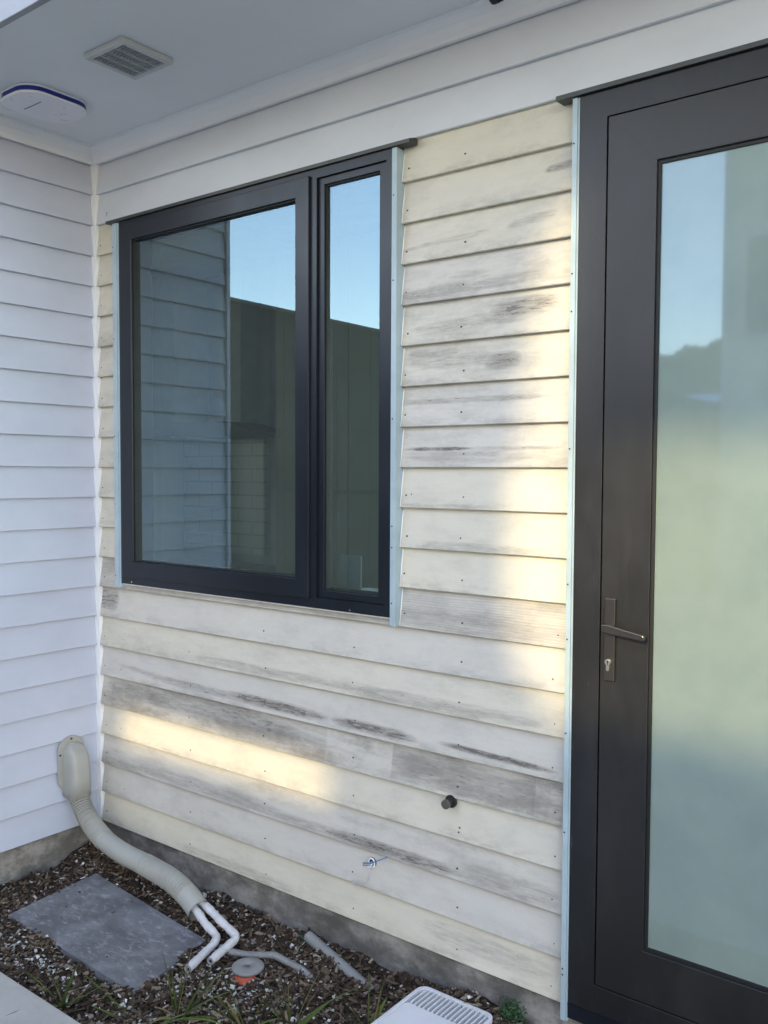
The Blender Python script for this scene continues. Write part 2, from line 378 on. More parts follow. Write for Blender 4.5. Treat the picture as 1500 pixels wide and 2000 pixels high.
def chips(n, lmin, lmax, wr, tk, dens=None, irregular=.3):
    b = MB()
    while len(b.v) < n * 8:
        x = random.uniform(0.0, 2.85); y = random.uniform(-.955, .005)
        if dens and random.random() > dens(x, y): continue
        ins = inside(x, y, SL)
        if ins and random.random() > .004: continue
        L = random.uniform(lmin, lmax) * random.choice((.6, .8, 1)); W = L * random.uniform(*wr); T = random.uniform(*tk)
        if ins: L *= .5; W *= .5
        if ins: z = -.143
        else: z = soil_z(x, y) + random.uniform(0, .014)
        e = Matrix.Rotation(random.uniform(0, 6.28), 3, 'Z') @ Matrix.Rotation(random.gauss(0, .08 if ins else .38), 3, 'Y') @ Matrix.Rotation(random.gauss(0, .08 if ins else .35), 3, 'X')
        k = len(b.v)
        for dz in (-.5, .5):
            for dy in (-.5, .5):
                for dx in (-.5, .5):
                    q = Vector((dx * L * (1 + random.uniform(-irregular, irregular)), dy * W * (1 + random.uniform(-irregular, irregular)), dz * T))
                    q = e @ q; b.v.append((x + q.x, y + q.y, max(z + q.z, -.19)))
        for q in ((0, 2, 3, 1), (4, 5, 7, 6), (0, 1, 5, 4), (2, 6, 7, 3), (0, 4, 6, 2), (1, 3, 7, 5)): b.face([k + i for i in q])
    return b
tag(chips(15000, .008, .042, (.2, .5), (.002, .006)).build('bark_mulch', M['mulch']), 'dark brown bark mulch covering the garden bed', 'mulch', kind='stuff')
def wd(x, y):
    d = .22 + .9 * math.exp(-((x - 1.4) / .5) ** 2 - ((y + .5) / .2) ** 2) + 1.2 * math.exp(-((x - .6) / .4) ** 2 - ((y + .8) / .07) ** 2) + .5 * math.exp(-((x - .85) / .4) ** 2 - ((y + .1) / .1) ** 2)
    return d
tag(chips(420, .02, .06, (.12, .35), (.002, .006)).build('wood_splinters', m_island('pale_wood', [(0, (.16, .11, .07)), (.5, (.26, .19, .13)), (1, (.42, .35, .27))])), 'pale splinters of wood lying over the bark mulch', 'wood chips', kind='stuff')
tag(chips(1500, .005, .022, (.4, .9), (.002, .005), wd, .45).build('shell_chips', M['chips']), 'small white shell and stone chips scattered through the bark mulch', 'stone chips', kind='stuff')

# ---------------------------------------------------------------- far surroundings (seen only in the glass)
h = MB(); n = 640
for j, (yy, f) in enumerate(((-230, 0), (-260, .45), (-300, 1), (-360, .6))):
    for i in range(n + 1):
        x = -330 + 520 * i / n
        hh = 41 + .16 * (x + 110) + 1.5 * math.sin(x * .11) + (random.uniform(-.2, 1.4) + .8 * math.sin(x * .6) if j == 2 else 0)
        h.v.append((x, yy, -.3 + max(hh, 8) * f))
for j in range(3):
    for i in range(n): a = j * (n + 1) + i; h.face([a, a + 1, a + n + 2, a + n + 1], True)
tag(h.build('hills', plain('hill_bush', (.17, .19, .10), .9, var=.5, scale=.06)), kind='structure')

br = empty('distant_house', (-13, -40, -.3), 'pale house with a blue roof below the hills, mirrored in the door glass', 'house')
b = MB(); b.box(-18, -9, -46, -40, -.3, 5.098); part(b, 'wall', plain('distant_wall', (.82, .8, .75)), br)
b = MB(); b.prism([(-39.6, 5.1), (-43, 5.75), (-46.4, 5.1)], 'x', -18.4, -8.6); part(b, 'roof', plain('blue_roof', (.20, .40, .85), .5), br)

fe = empty('board_fence', (-1, -6, -.3), 'tall dark fence of upright boards running away beside the house, mirrored in the window', 'fence')
b = MB(); y = -1.06
while y > -13.6:
    b.box(-1.0 + random.uniform(-.003, .003), -.975 + random.uniform(-.004, .004), y - .142, y, -.3, 3.012 + .0068 * y + random.uniform(-.002, .002)); y -= .148
part(b, 'boards', plain('dark_fence_stain', (.075, .075, .068), .75, var=.5, scale=2.5), fe)
b = MB(); b.prism([(-13.65, 2.925), (-13.65, 2.952), (-1.0, 3.039), (-1.0, 3.012)], 'x', -1.03, -.945); part(b, 'capping', plain('fence_capping', (.10, .10, .10), .6), fe)
for q in range(6): b = MB(); b.box(-1.10, -1.002, -1.2 - q * 2.4, -1.1 - q * 2.4, -.3, 2.9); part(b, 'post', M['dark'], fe)

# neighbouring house whose upper storey shades this wall; slatted openings added to shape the sun patches
nb = empty('neighbouring_house', (4, -12, -.3), 'pale two storey neighbouring house, mirrored in the right of the door glass', 'house')
NY0, NY1 = -12.15, -12.0
OX, OZ = 1.686, 4.411
def hole_wall(x0, x1, z0, z1, holes):
    xs = sorted({x0, x1, *[h_[0] for h_ in holes], *[h_[1] for h_ in holes]}); zs = sorted({z0, z1, *[h_[2] for h_ in holes], *[h_[3] for h_ in holes]})
    b = MB()
    for a, c in zip(zs, zs[1:]):
        run = None
        for u, v in zip(xs, xs[1:]):
            hole = any(h_[0] <= u and v <= h_[1] and h_[2] <= a and c <= h_[3] for h_ in holes)
            if hole:
                if run is not None: b.box(run, u, NY0, NY1, a, c); run = None
            elif run is None: run = u
        if run is not None: b.box(run, xs[-1], NY0, NY1, a, c)
    return b
H1 = (2.385 + OX, 2.68 + OX, .93 + OZ, 2.74 + OZ); H3 = (2.68 + OX, 3.95 + OX, .98 + OZ, 1.93 + OZ); H2 = (.20 + OX, 1.56 + OX, .455 + OZ, .635 + OZ)  # openings added in line with the sun, sized to the lit patches
b = hole_wall(-.65, 9, -.3, 8.9, [H1, H2, H3])
b.box(-.65, 9, -17, NY0, -.3, 4.2)
part(b, 'wall', plain('neighbour_weatherboard', (.78, .74, .66), .6, var=.08, scale=1), nb)
GOBO = plain('sun_gobo_slats', (.35, .30, .24))  # added unseen slats and masks that thin and shape the sunlight
for (xa, xb, za, zb), pitch, gap in ((H1, .02, .0078), (H3, .02, .0072), (H2, .03, .0135)):
    b = MB(); z = za
    while z < zb: b.box(xa, xb, -12.10, -12.094, z, z + pitch - gap); z += pitch
    for x in (xa, xb - .004): b.box(x, x + .004, -12.094, -12.088, za, zb)
    part(b, 'sun_gobo', GOBO, nb)
for pl in ([(H1[0], H1[2]), (H1[0] + .27, H1[2]), (H1[0] + .05, H1[2] + .24), (H1[0], H1[2] + .45)],
           [(H1[0], H1[3]), (H1[0], H1[2] + .9), (H1[0] + .06, H1[3] - .8), (H1[0] + .11, H1[3] - .2), (H1[0] + .24, H1[3])],
           [(H2[0], H2[2]), (H2[1], H2[2]), (H2[0], H2[2] + .03)]):
    b = MB(); b.prism(pl, 'y', -12.13, -12.105); part(b, 'gobo_corner', GOBO, nb)  # added masks trimming the outline of the sun patches
b = MB(); b.ring((-.35, 1.0, 3.9, 5.5), (-.29, .94, 3.96, 5.44), -11.97, -11.998); nw = part(b, 'window', M['white'], nb)
b = MB(); b.box(-.289, .939, -11.995, -11.985, 3.961, 5.439); pn = part(b, 'pane', plain('far_pane', (.10, .12, .13), .15), nb); pn.parent = nw
b = MB(); b.box(-.66, -.52, -11.998, -11.97, -.3, 8.8); part(b, 'corner_board', M['white'], nb)
b = MB(); b.box(-.9, 9.3, -12.4, -11.75, 8.9, 9.0); part(b, 'roof', M['soffit'], nb)

# ================================================================ HOUSE
house = empty('weatherboard_house', (0, 0, 0), 'weatherboard house corner with white painted and bare weathered cream boards', 'house')

def board_yz(ze, h=.152, t=.0):
    """section of a weatherboard (depth, height), outer face at depth 0 at its lower edge"""
    return [(0.0022, ze - .0), (0, ze + .0022), (.020, ze + h), (.037, ze + h), (.037, ze + .006), (.0225, ze + .002)]
SLICE = lambda x0, x1: x0
# bare boards: (cream, dirt, grain)
BC = {1: (.95, .05, 0), 2: (.75, .12, 0), 3: (.6, .15, 0), 4: (.1, .5, .1), 5: (.5, .45, 0), 6: (.55, .4, 0), 7: (.2, .35, 0), 8: (.25, .35, 0), 9: (.7, .12, 0),
      10: (.72, .08, 0), 11: (.85, .06, 0), 12: (.2, .5, .9), 13: (.22, .12, 0), 14: (.7, .22, 0), 15: (.15, .15, .05), 16: (.35, .75, .2), 17: (.65, .06, 0),
      18: (.25, .4, 0), 19: (.15, .14, 0), 20: (.85, .12, 0)}
b = MB(); attr = []
def add_board(k, x0, x1, h=.152):
    n0 = len(b.v); ze = Z(k); z1 = ze + h
    b.prism([(0.0022, ze), (0, ze + .0022), (.020 * h / .152, z1), (.037, z1), (.037, ze + .006), (.0225, ze + .002)], 'x', x0, x1)
    c = BC[k]; j = random.uniform(-.04, .04)
    attr.extend([(min(1, max(0, c[0] + j)), c[1], c[2])] * (len(b.v) - n0))
for k in range(1, 21):
    if k <= 12:
        BCk = BC[k]; 
        if k < 12: BC[k] = (min(1, BCk[0] * .5 + .42), BCk[1] * .6, 0)
        add_board(k, .019, .222 if k < 12 else .236)
        BC[k] = BCk
        if k < 12: add_board(k, 1.9125, 2.612)
        else: add_board(k, .236, 1.9125, .0335); add_board(k, 1.9125, 2.612)
    else: add_board(k, .019, 2.612)
weath = part(b, 'weathered_wall', M['weather'], house, label='bare weathered cream and grey weatherboards around the window', attr=attr)
# right of the door
b = MB(); attr = []
for k in range(1, 21): add_board(k, 3.80, 6.0)
part(b, 'weathered_wall', M['weather'], house, label='bare weatherboards beyond the door', attr=attr)
b = MB()
for k in (0, -1): b.prism([(p_[0], p_[1]) for p_ in board_yz(Z(k))], 'x', .004, 6.0)
part(b, 'upper_wall', M['white'], house, label='white painted boards under the soffit')
# wall core
b = MB()
b.box(-3, .30, .038, .12, -.02, 3.4); b.box(.30, 1.86, .038, .12, -.02, 1.26); b.box(.30, 1.86, .038, .12, 2.95, 3.4); b.box(1.86, 6, .038, .12, -.02, 3.4)
part(b, 'wall_core', M['dark'], house)
# side wall
b = MB()
for k in range(-1, 21):
    sec = board_yz(Z(k)); b.prism([(-p_[0], p_[1]) for p_ in sec], 'y', -.90, -.0045)
b.box(-.6, -.038, -.88, .02, -.02, 3.36)
part(b, 'side_wall', M['shadewhite'], house, label='white painted side wall left of the window')
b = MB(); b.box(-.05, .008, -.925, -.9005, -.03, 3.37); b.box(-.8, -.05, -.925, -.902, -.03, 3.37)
part(b, 'corner_board', M['shadewhite'], house)
# inner corner stop and sealant beads
b = MB(); b.box(-.020, .0195, -.0035, .020, -.002, 3.30)
for k in range(1, 21):
    ze = Z(k); b.tube([(.0215, -.0015, ze + .004), (.0225, .0165, ze + .146)], .0028, 6)
part(b, 'corner_trim', M['seal'], house)
b = MB()
for k in range(1, 13):
    ze = Z(k); b.tube([(1.9135, -.0005, ze + .003), (1.9138, .0185, ze + .147)], .0024, 6)
part(b, 'sealant_bead', M['seal'], house)
# nails
def nail(x, z, r=.0042):
    b = MB(); fr = ((z + 3) % B) / B; y = .020 * fr
    b.tube([(x, y - .0006, z), (x, y + .004, z)], r * random.uniform(.75, 1.15), 8)
    if random.random() < .45:
        b.box(x - .0012, x + .0016, y + .0002 - .0008, y + .004, z - .004 - random.uniform(.003, .01), z - .002)
    part(b, 'nail_head', M['nail'], house)
for k in range(1, 21):
    z = Z(k) + .047
    for x in (.055, 1.19, .705, 1.685, 2.182) if k >= 13 else ((.05, 2.182, 1.935)):
        if random.random() < .06: continue
        nail(x + random.uniform(-.008, .008), z + random.uniform(-.006, .006))
    if k >= 13 and random.random() < .6: nail(.19 + random.uniform(-.02, .02), z + random.uniform(-.004, .004), .003)
    if k >= 12: nail(2.56 + random.uniform(-.01, .01), z - .005, .003)
nail(2.183, Z(17) + .028); nail(1.96, Z(9) + .05, .003)
for dz in (0, -.012):
    b = MB(); b.tube([(.1015 + dz * .1, .004, 3.046 + dz), (.1015, .012, 3.046 + dz)], .0036, 8); part(b, 'nail_head', M['nail'], house)
# soffit, scotia, fascia
b = MB(); b.box(-3, 6, -.93, .03, 3.375, 3.39); part(b, 'soffit', M['soffit'], house)
b = MB()
sco = [(.012, 3.296), (-.006, 3.296), (-.010, 3.304), (-.013, 3.318), (-.024, 3.338), (-.040, 3.354), (-.048, 3.360), (-.050, 3.3745), (.012, 3.3745)]
b.prism(sco, 'x', .004, 6.0); b.prism([(-p_[0], p_[1]) for p_ in sco], 'y', -.90, -.004)
part(b, 'scotia_moulding', M['soffit'], house)
b = MB(); b.box(-3, 6, -.957, -.930, 3.372, 3.56)
part(b, 'fascia', plain('fascia_paint', (.30, .32, .36), .5), house, .003)
b = MB(); b.box(-3, 6, -.95, 4, 3.56, 3.60); part(b, 'roof', M['flash_dark'], house)
# foundation
b = MB(); b.box(-.6, 6, .022, .20, -.4, -.004); b.box(-.6, -.022, -.90, .022, -.4, -.004)
fo = part(b, 'foundation', M['found'], house)

# ---- window
win = bpy.data.objects.new('window', None); win.parent = house; col.objects.link(win)
b = MB(); o = (.240, 1.886, 1.235, 2.972)
k0 = len(b.v)
b.box(.240, .285, -.028, .05, 1.235, 2.972); b.box(1.862, 1.886, -.028, .05, 1.235, 2.972); b.box(1.468, 1.515, -.028, .05, 1.235, 2.972)
b.box(.285, 1.468, -.028, .05, 1.235, 1.295); b.box(.285, 1.468, -.028, .05, 2.928, 2.972)
b.box(1.515, 1.862, -.028, .05, 1.235, 1.278); b.box(1.515, 1.862, -.028, .05, 2.936, 2.972)
part(b, 'frame', M['frame'], win)
b = MB(); b.ring((.262, 1.483, 1.272, 2.948), (.348, 1.410, 1.347, 2.873), -.040, .034)
part(b, 'opening_sash', M['frame'], win, .0025)
b = MB(); b.ring((1.5155, 1.8615, 1.2785, 2.9355), (1.546, 1.821, 1.308, 2.907), -.016, .034)
part(b, 'glazing_bead', M['frame'], win, .002)
b = MB(); b.ring((.3485, 1.4095, 1.3475, 2.8725), (.3535, 1.4045, 1.3525, 2.8675), -.030, .03); b.ring((1.5465, 1.8205, 1.3085, 2.9065), (1.551, 1.816, 1.313, 2.902), -.008, .03)
part(b, 'gasket', M['gasket'], win)
b = MB()
for y in (-.012, .012): b.v += [(.35, y, 1.348), (1.408, y, 1.348), (1.408, y, 2.872), (.35, y, 2.872)]; q = len(b.v); b.face([q - 4, q - 3, q - 2, q - 1])
part(b, 'pane', M['glass'], win)
b = MB()
for y in (.002, .024): b.v += [(1.548, y, 1.31), (1.819, y, 1.31), (1.819, y, 2.905), (1.548, y, 2.905)]; q = len(b.v); b.face([q - 4, q - 3, q - 2, q - 1])
part(b, 'pane', M['glass'], win)
b = MB(); b.box(.352, 1.406, .0125, .03, 1.349, 1.356); b.box(1.55, 1.817, .0245, .03, 1.3105, 1.318)
part(b, 'spacer_bar', M['steel'], win)
for x in (1.60, 1.775): b = MB(); b.box(x, x + .022, -.0288, -.020, 1.252, 1.256); part(b, 'drain_slot', M['gasket'], win)
for x, z in ((.32, 1.246), (1.69, 1.243)): b = MB(); b.tube([(x, -.0286, z), (x, -.02, z)], .004, 8); part(b, 'screw', M['steel'], win)
b = MB(); b.prism([(-.040, 2.9735), (-.042, 2.986), (-.002, 2.998), (.010, 2.998), (.010, 2.975)], 'x', .156, 1.975)
part(b, 'head_flashing', M['flash_dark'], win)
b = MB(); b.box(.190, .2225, -.030, .02, 1.213, 2.972); b.box(.2225, .2385, -.026, .02, 1.213, 2.972)
part(b, 'side_flashing', M['flash_blue'], win, .0015)
b = MB(); b.box(1.888, 1.911, -.030, .02, 1.2035, 2.972)
part(b, 'side_flashing', M['flash_blue'], win, .0015)
for x, zs in ((1.897, (2.80, 2.49, 1.98, 1.58, 1.50, 1.29)), (.196, (2.86, 2.42, 1.95, 1.62, 1.27))):
    for z in zs: b = MB(); b.tube([(x, -.0306, z), (x, -.02, z)], .0032, 8); part(b, 'rivet', M['nail'], win)
b = MB(); b.box(.24, 1.886, -.018, .022, 1.228, 1.2345); part(b, 'sill_packer', M['seal'], win)
# mitre seams of the sash
b = MB()
def seam(b, x0, z0, x1, z1, y, w_=.0004):
    d = Vector((x1 - x0, 0, z1 - z0)).normalized(); nrm = Vector((-d.z, 0, d.x)) * w_; k = len(b.v)
    for p_ in ((x0, z0), (x1, z1)):
        for sgn in (-1, 1): b.v.append((p_[0] + sgn * nrm.x, y, p_[1] + sgn * nrm.z))
    b.face([k, k + 2, k + 3, k + 1])
for q in ((.265, 1.275, .346, 1.345), (1.480, 1.275, 1.412, 1.345), (.265, 2.945, .346, 2.875), (1.480, 2.945, 1.412, 2.875)):
    b = MB(); seam(b, *q, -.0404); part(b, 'mitre_joint', M['gasket'], win)

# ---- door
door = bpy.data.objects.new('door', None); door.parent = house; col.objects.link(door)
DR = 3.78
b = MB(); b.ring((2.638, DR, .030, 2.972), (2.730, DR - .092, .122, 2.890), -.030, .06); part(b, 'frame', M['dframe'], door, .002)
b = MB(); b.box(2.638, DR, -.030, .06, -.02, .0295); part(b, 'threshold', M['frame'], door)
b = MB(); b.box(2.70, DR - .06, .0, .06, .09, 2.92); part(b, 'rebate', M['gasket'], door)
b = MB(); b.ring((2.736, DR - .098, .128, 2.886), (2.893, DR - .255, .292, 2.723), -.034, -.002); part(b, 'leaf', M['dleaf'], door, .002)
b = MB(); b.ring((2.8935, DR - .2555, .2925, 2.7225), (2.903, DR - .265, .302, 2.713), -.026, -.003); part(b, 'gasket', M['gasket'], door)
b = MB(); b.box(2.90, DR - .262, -.019, -.012, .299, 2.716); part(b, 'pane', M['frost'], door)
for q in ((2.739, 2.883, 2.892, 2.724, -.0344), (2.739, .131, 2.892, .291, -.0344), (2.641, .033, 2.728, .120, -.0304)):
    b = MB(); seam(b, *q); part(b, 'mitre_joint', M['gasket'], door)
b = MB(); b.prism([(-.044, 2.9735), (-.046, 2.987), (-.002, 2.998), (.010, 2.998), (.010, 2.975)], 'x', 2.560, DR + .06);
part(b, 'head_flashing', M['flash_dark'], door)
b = MB(); b.box(2.6125, 2.630, -.033, .02, -.034, 2.972); b.box(2.630, 2.6365, -.029, .02, -.034, 2.972); part(b, 'side_flashing', M['flash_blue'], door, .0015)
b = MB(); b.box(DR + .002, DR + .019, -.033, .02, -.034, 2.972); part(b, 'side_flashing', M['flash_blue'], door, .0015)
for z in (2.83, 2.42, 2.30, 1.86, 1.42, 1.24, .93, .60, .14, .12): b = MB(); b.tube([(2.619, -.0336, z), (2.619, -.02, z)], .0032, 8); part(b, 'rivet', M['nail'], door)
# handle set
def rrect(x0, x1, z0, z1, r, n=5):
    P = []
    for cx, cz, a0 in ((x1 - r, z1 - r, 0), (x0 + r, z1 - r, 90), (x0 + r, z0 + r, 180), (x1 - r, z0 + r, 270)):
        for i in range(n + 1): a = rad(a0 + 90 * i / n); P.append((cx + r * math.cos(a), cz + r * math.sin(a)))
    return P
b = MB(); b.prism(rrect(2.752, 2.788, 1.126, 1.389, .003), 'y', -.0445, -.0342); part(b, 'handle_plate', M['handle'], door, .0025)
b = MB()
b.tube([(2.770, -.044, 1.297), (2.770, -.070, 1.297)], .0135, 20)
b.prism([(2.757, 1.309), (2.775, 1.3115), (2.892, 1.291), (2.8965, 1.286), (2.8965, 1.276), (2.892, 1.272), (2.775, 1.2835), (2.757, 1.288)], 'y', -.082, -.066)
part(b, 'lever', M['handle'], door, .003)
b = MB(); b.tube([(2.769, -.0445, 1.188), (2.769, -.054, 1.188)], .0095, 20); b.prism(rrect(2.7635, 2.7745, 1.160, 1.186, .0045), 'y', -.0535, -.0445)
part(b, 'lock_cylinder', M['steel'], door, .0006)
b = MB(); b.tube([(2.769, -.0546, 1.190), (2.769, -.0535, 1.190)], .0028, 10); b.box(2.7678, 2.7702, -.0546, -.0536, 1.181, 1.190)
part(b, 'keyhole', M['gasket'], door)

# ================================================================ THINGS INSIDE THE ROOM
rm = {'wall': plain('room_wall', (.55, .55, .52), .7), 'cab': plain('cabinet_front', (.42, .41, .32), .5, var=.05), 'wh': plain('pantry_white', (.70, .72, .72), .5, var=.04)}
b = MB(); b.box(-3.6, 1.0, 2.12, 2.2, .1, 3.3); b.box(1.0, 3.0, 2.12, 2.2, 2.9, 3.3); b.box(-3.6, -3.5, .125, 2.12, .1, 3.3); 
tag(b.build('interior_wall', rm['wall']), kind='structure')
b = MB(); b.box(-3.6, 3.0, .125, 2.2, .05, .095); tag(b.build('interior_floor', plain('room_floor', (.2, .15, .1))), kind='structure')
b = MB(); b.box(-3.6, 3.0, .125, 2.2, 3.302, 3.33); tag(b.build('interior_ceiling', rm['wall']), kind='structure')
def m_tile():
    t = NT('splashback_tile'); br_ = t.n('ShaderNodeTexBrick'); mp = t.n('ShaderNodeMapping'); t.put(mp.inputs[0], t.obj()); mp.inputs['Rotation'].default_value = (rad(90), 0, 0)
    t.put(br_.inputs[0], mp.outputs[0]); br_.inputs['Color1'].default_value = (.62, .62, .58, 1); br_.inputs['Color2'].default_value = (.56, .57, .53, 1); br_.inputs['Mortar'].default_value = (.40, .40, .38, 1)
    br_.inputs['Scale'].default_value = 1; br_.inputs['Brick Width'].default_value = .30; br_.inputs['Row Height'].default_value = .10; br_.inputs['Mortar Size'].default_value = .006
    t.bsdf(br_.outputs[0], .3); return t.m
b = MB(); b.box(-1.84, -.926, 2.09, 2.118, 1.15, 2.03); tag(b.build('tiled_splashback', m_tile()), 'pale brick-pattern tiled splashback dimly seen through the large window pane', 'splashback')
k_ = empty('tall_pantry', (-2.06, 1.9, .1), 'tall white pantry unit seen through the left of the window', 'cupboard')
b = MB(); b.box(-2.29, -1.85, 1.5, 2.118, .1, 3.28); part(b, 'carcass', rm['wh'], k_); b = MB(); b.box(-2.285, -1.855, 1.485, 1.4985, 1.05, 3.2); part(b, 'door', rm['wh'], k_, .002)
k_ = empty('wall_cupboard', (-1.7, 1.95, 2.05), 'grey wall cupboard above the tiled splashback indoors', 'cupboard')
b = MB(); b.box(-1.83, -1.57, 1.78, 2.118, 2.06, 3.28); part(b, 'carcass', rm['wall'], k_)
k_ = empty('range_hood', (-.9, 1.9, 2.0), 'dark sloping range hood above the indoor splashback', 'range hood')
b = MB(); b.prism([(-1.45, 2.04), (-.62, 2.03), (-.62, 2.06), (-.95, 2.14), (-1.45, 2.14)], 'y', 1.65, 2.08); part(b, 'canopy', M['gasket'], k_)
b = MB(); b.box(-1.2, -.97, 1.9, 2.08, 2.145, 3.25); part(b, 'flue', rm['wall'], k_)
k_ = empty('kitchen_counter', (-1.2, 1.85, .1), 'low white kitchen counter under the indoor splashback', 'counter')
b = MB(); b.box(-1.84, -.6, 1.55, 2.08, .1, 1.04); part(b, 'cabinet', rm['wh'], k_); b = MB(); b.box(-1.84, -.58, 1.53, 2.08, 1.045, 1.085); part(b, 'worktop', rm['wall'], k_, .003)
k_ = empty('tall_cupboard', (0, 1.9, .1), 'tall olive-grey cupboard with bar handle seen through the narrow pane', 'cupboard')
b = MB(); b.box(-.45, .55, 1.75, 2.118, .1, 3.28); part(b, 'carcass', rm['cab'], k_)
for xa, xb in ((-.445, -.075), (-.07, .20), (.205, .545)):
    b = MB(); b.box(xa, xb, 1.73, 1.748, .12, 1.64); part(b, 'door', rm['cab'], k_, .002)
    b = MB(); b.box(xa, xb, 1.73, 1.748, 1.66, 3.2); part(b, 'door', rm['cab'], k_, .002)
b = MB(); b.tube([(-.12, 1.70, 1.31), (-.12, 1.70, 1.47)], .006, 10); b.box(-.125, -.115, 1.70, 1.73, 1.315, 1.325); b.box(-.125, -.115, 1.70, 1.73, 1.455, 1.465); part(b, 'handle', M['gasket'], k_)
b = MB(); b.box(1.50, 1.83, .125, .30, 1.262, 1.285); tag(b.build('window_sill_board', M['seal'], bevel=.003), 'white inner sill behind the narrow window pane', 'sill')
b = MB(); b.prism([(1.40, .26), (1.56, .20), (1.562, .204), (1.402, .264)], 'z', 1.286, 1.43); tag(b.build('paper_sheet', plain('paper', (.34, .35, .35))), 'white sheet of paper standing on the inner sill', 'paper')

# ================================================================ THINGS ON THE HOUSE
# soffit light
L = empty('bulkhead_light', (.345, -.485, 3.375), 'white rounded bulkhead light with navy band on the soffit', 'light')
cx, cy = .350, -.485
def rbox(b, x0, x1, y0, y1, r, z0, z1, n=8):
    b.prism(rrect(x0, x1, y0, y1, r, n), 'z', z0, z1)
b = MB(); rbox(b, .218, .486, -.646, -.318, .095, 3.366, 3.3745); part(b, 'base', M['light_body'], L, .003)
b = MB(); rbox(b, .221, .483, -.643, -.321, .093, 3.350, 3.3655); part(b, 'band', M['navy'], L)
b = MB(); P = []
rbox(b, .219, .485, -.645, -.319, .095, 3.338, 3.3495); part(b, 'cover', M['light_body'], L, .006)
b = MB(); b.box(.275, .405, -.532, -.528, 3.3372, 3.340); part(b, 'sensor_slot', M['gasket'], L)
# soffit vent
V = empty('soffit_vent', (.985, -.515, 3.375), 'square white louvred vent grille on the soffit', 'vent')
def hring(b, o, i, z0, z1):
    n0 = len(b.v); b.ring((o[0], o[1], o[2], o[3]), (i[0], i[1], i[2], i[3]), z0, z1)
    b.v[n0:] = [(p_[0], p_[2], p_[1]) for p_ in b.v[n0:]]
b = MB(); hring(b, (.868, 1.104, -.634, -.398), (.892, 1.080, -.610, -.422), 3.352, 3.3745); part(b, 'surround', M['vent'], V, .004)
b = MB(); b.box(.893, 1.079, -.609, -.423, 3.366, 3.3744); part(b, 'backing', plain('vent_shadow_mesh', (.36, .37, .38)), V)
b = MB()
for i in range(13):
    y = -.604 + i * .0142; b.prism([(y, 3.353), (y + .002, 3.352), (y + .0085, 3.3655), (y + .0065, 3.3655)], 'x', .892, 1.080)
for x in (.938, .985, 1.032): b.box(x, x + .003, -.610, -.422, 3.3515, 3.3655)
part(b, 'louvres', M['vent'], V)
# small bracket at top of wall
b = MB(); b.box(2.315, 2.36, -.05, -.02, 3.352, 3.3745); b.box(2.325, 2.35, -.075, -.045, 3.345, 3.36)
tag(b.build('soffit_bracket', M['gasket'], bevel=.002), 'small dark bracket fixed where soffit meets wall', 'bracket')

# duct
D = empty('pipe_duct', (.04, -.155, .3), 'cream elbow cover and ribbed duct running down from the white side wall', 'duct')
b = MB(); b.prism([(p_[0], p_[1]) for p_ in rrect(-.236, -.088, .19, .470, .073, 10)], 'x', .001, .007)
for v in b.v[:]: pass
part(b, 'back_plate', M['duct'], D, .002)
for p_ in ((-.224, .385), (-.162, .455)): b = MB(); b.tube([(.007, *p_), (.011, *p_)], .005, 10); part(b, 'screw', M['nail'], D)
b = MB()      # elbow cover: D-shaped shell, domed top
rows = [(.178, 1.0, .104), (.215, 1.0, .103), (.218, 1.04, .106), (.27, 1.04, .102), (.33, 1.04, .096), (.378, 1.0, .088), (.402, .94, .076), (.418, .84, .060), (.430, .62, .038), (.436, .3, .014)]
seg = 18; hw = .052; k0 = len(b.v)
for z, wsc, dep in rows:
    for j in range(seg + 1):
        a = math.pi * j / seg; ca, sa = math.cos(a), math.sin(a)
        e = .42
        yy = -.160 + hw * wsc * math.copysign(abs(ca) ** e, ca); xx = .007 + dep * abs(sa) ** e
        b.v.append((xx, yy, z))
for i in range(len(rows) - 1):
    for j in range(seg): q = k0 + i * (seg + 1) + j; b.face([q, q + seg + 1, q + seg + 2, q + 1], True)
b.face([k0 + j for j in range(seg + 1)]); b.face([k0 + (len(rows) - 1) * (seg + 1) + j for j in range(seg + 1)])
part(b, 'elbow_cover', M['duct'], D)
path = resample(smooth_path([(.052, -.158, .215), (.072, -.158, .165), (.15, -.165, .085), (.29, -.18, .030), (.457, -.19, .006), (.659, -.20, .002), (.832, -.208, -.010), (.955, -.222, -.036), (1.040, -.236, -.068)], 14), .0016)
def seglen(a, c):
    return path[int(a * len(path)):int(c * len(path)) + 1]
rib = lambda d: .0052 * math.sin(d * 2 * math.pi / .0135)
b = MB(); b.tube(seglen(0, .31), .0435, 26, rib=rib, cap=False, groove=lambda i: rib(i * .0016) < -.0022); part(b, 'ribbed_section', [M['duct'], M['duct_shade']], D)
b = MB(); b.tube(seglen(.30, .62)[::6], .046, 26, cap=False); part(b, 'smooth_section', M['duct'], D)
b = MB(); b.tube(seglen(.61, .92), .0435, 26, rib=rib, cap=False, groove=lambda i: rib(i * .0016) < -.0022); part(b, 'ribbed_section', [M['duct'], M['duct_shade']], D)
b = MB(); e1 = seglen(.905, .999)[::4]; b.tube(e1, .048, 28, cap=False); b.tube(e1[::-1], .0445, 28, cap=False)
part(b, 'end_collar', M['duct'], D)
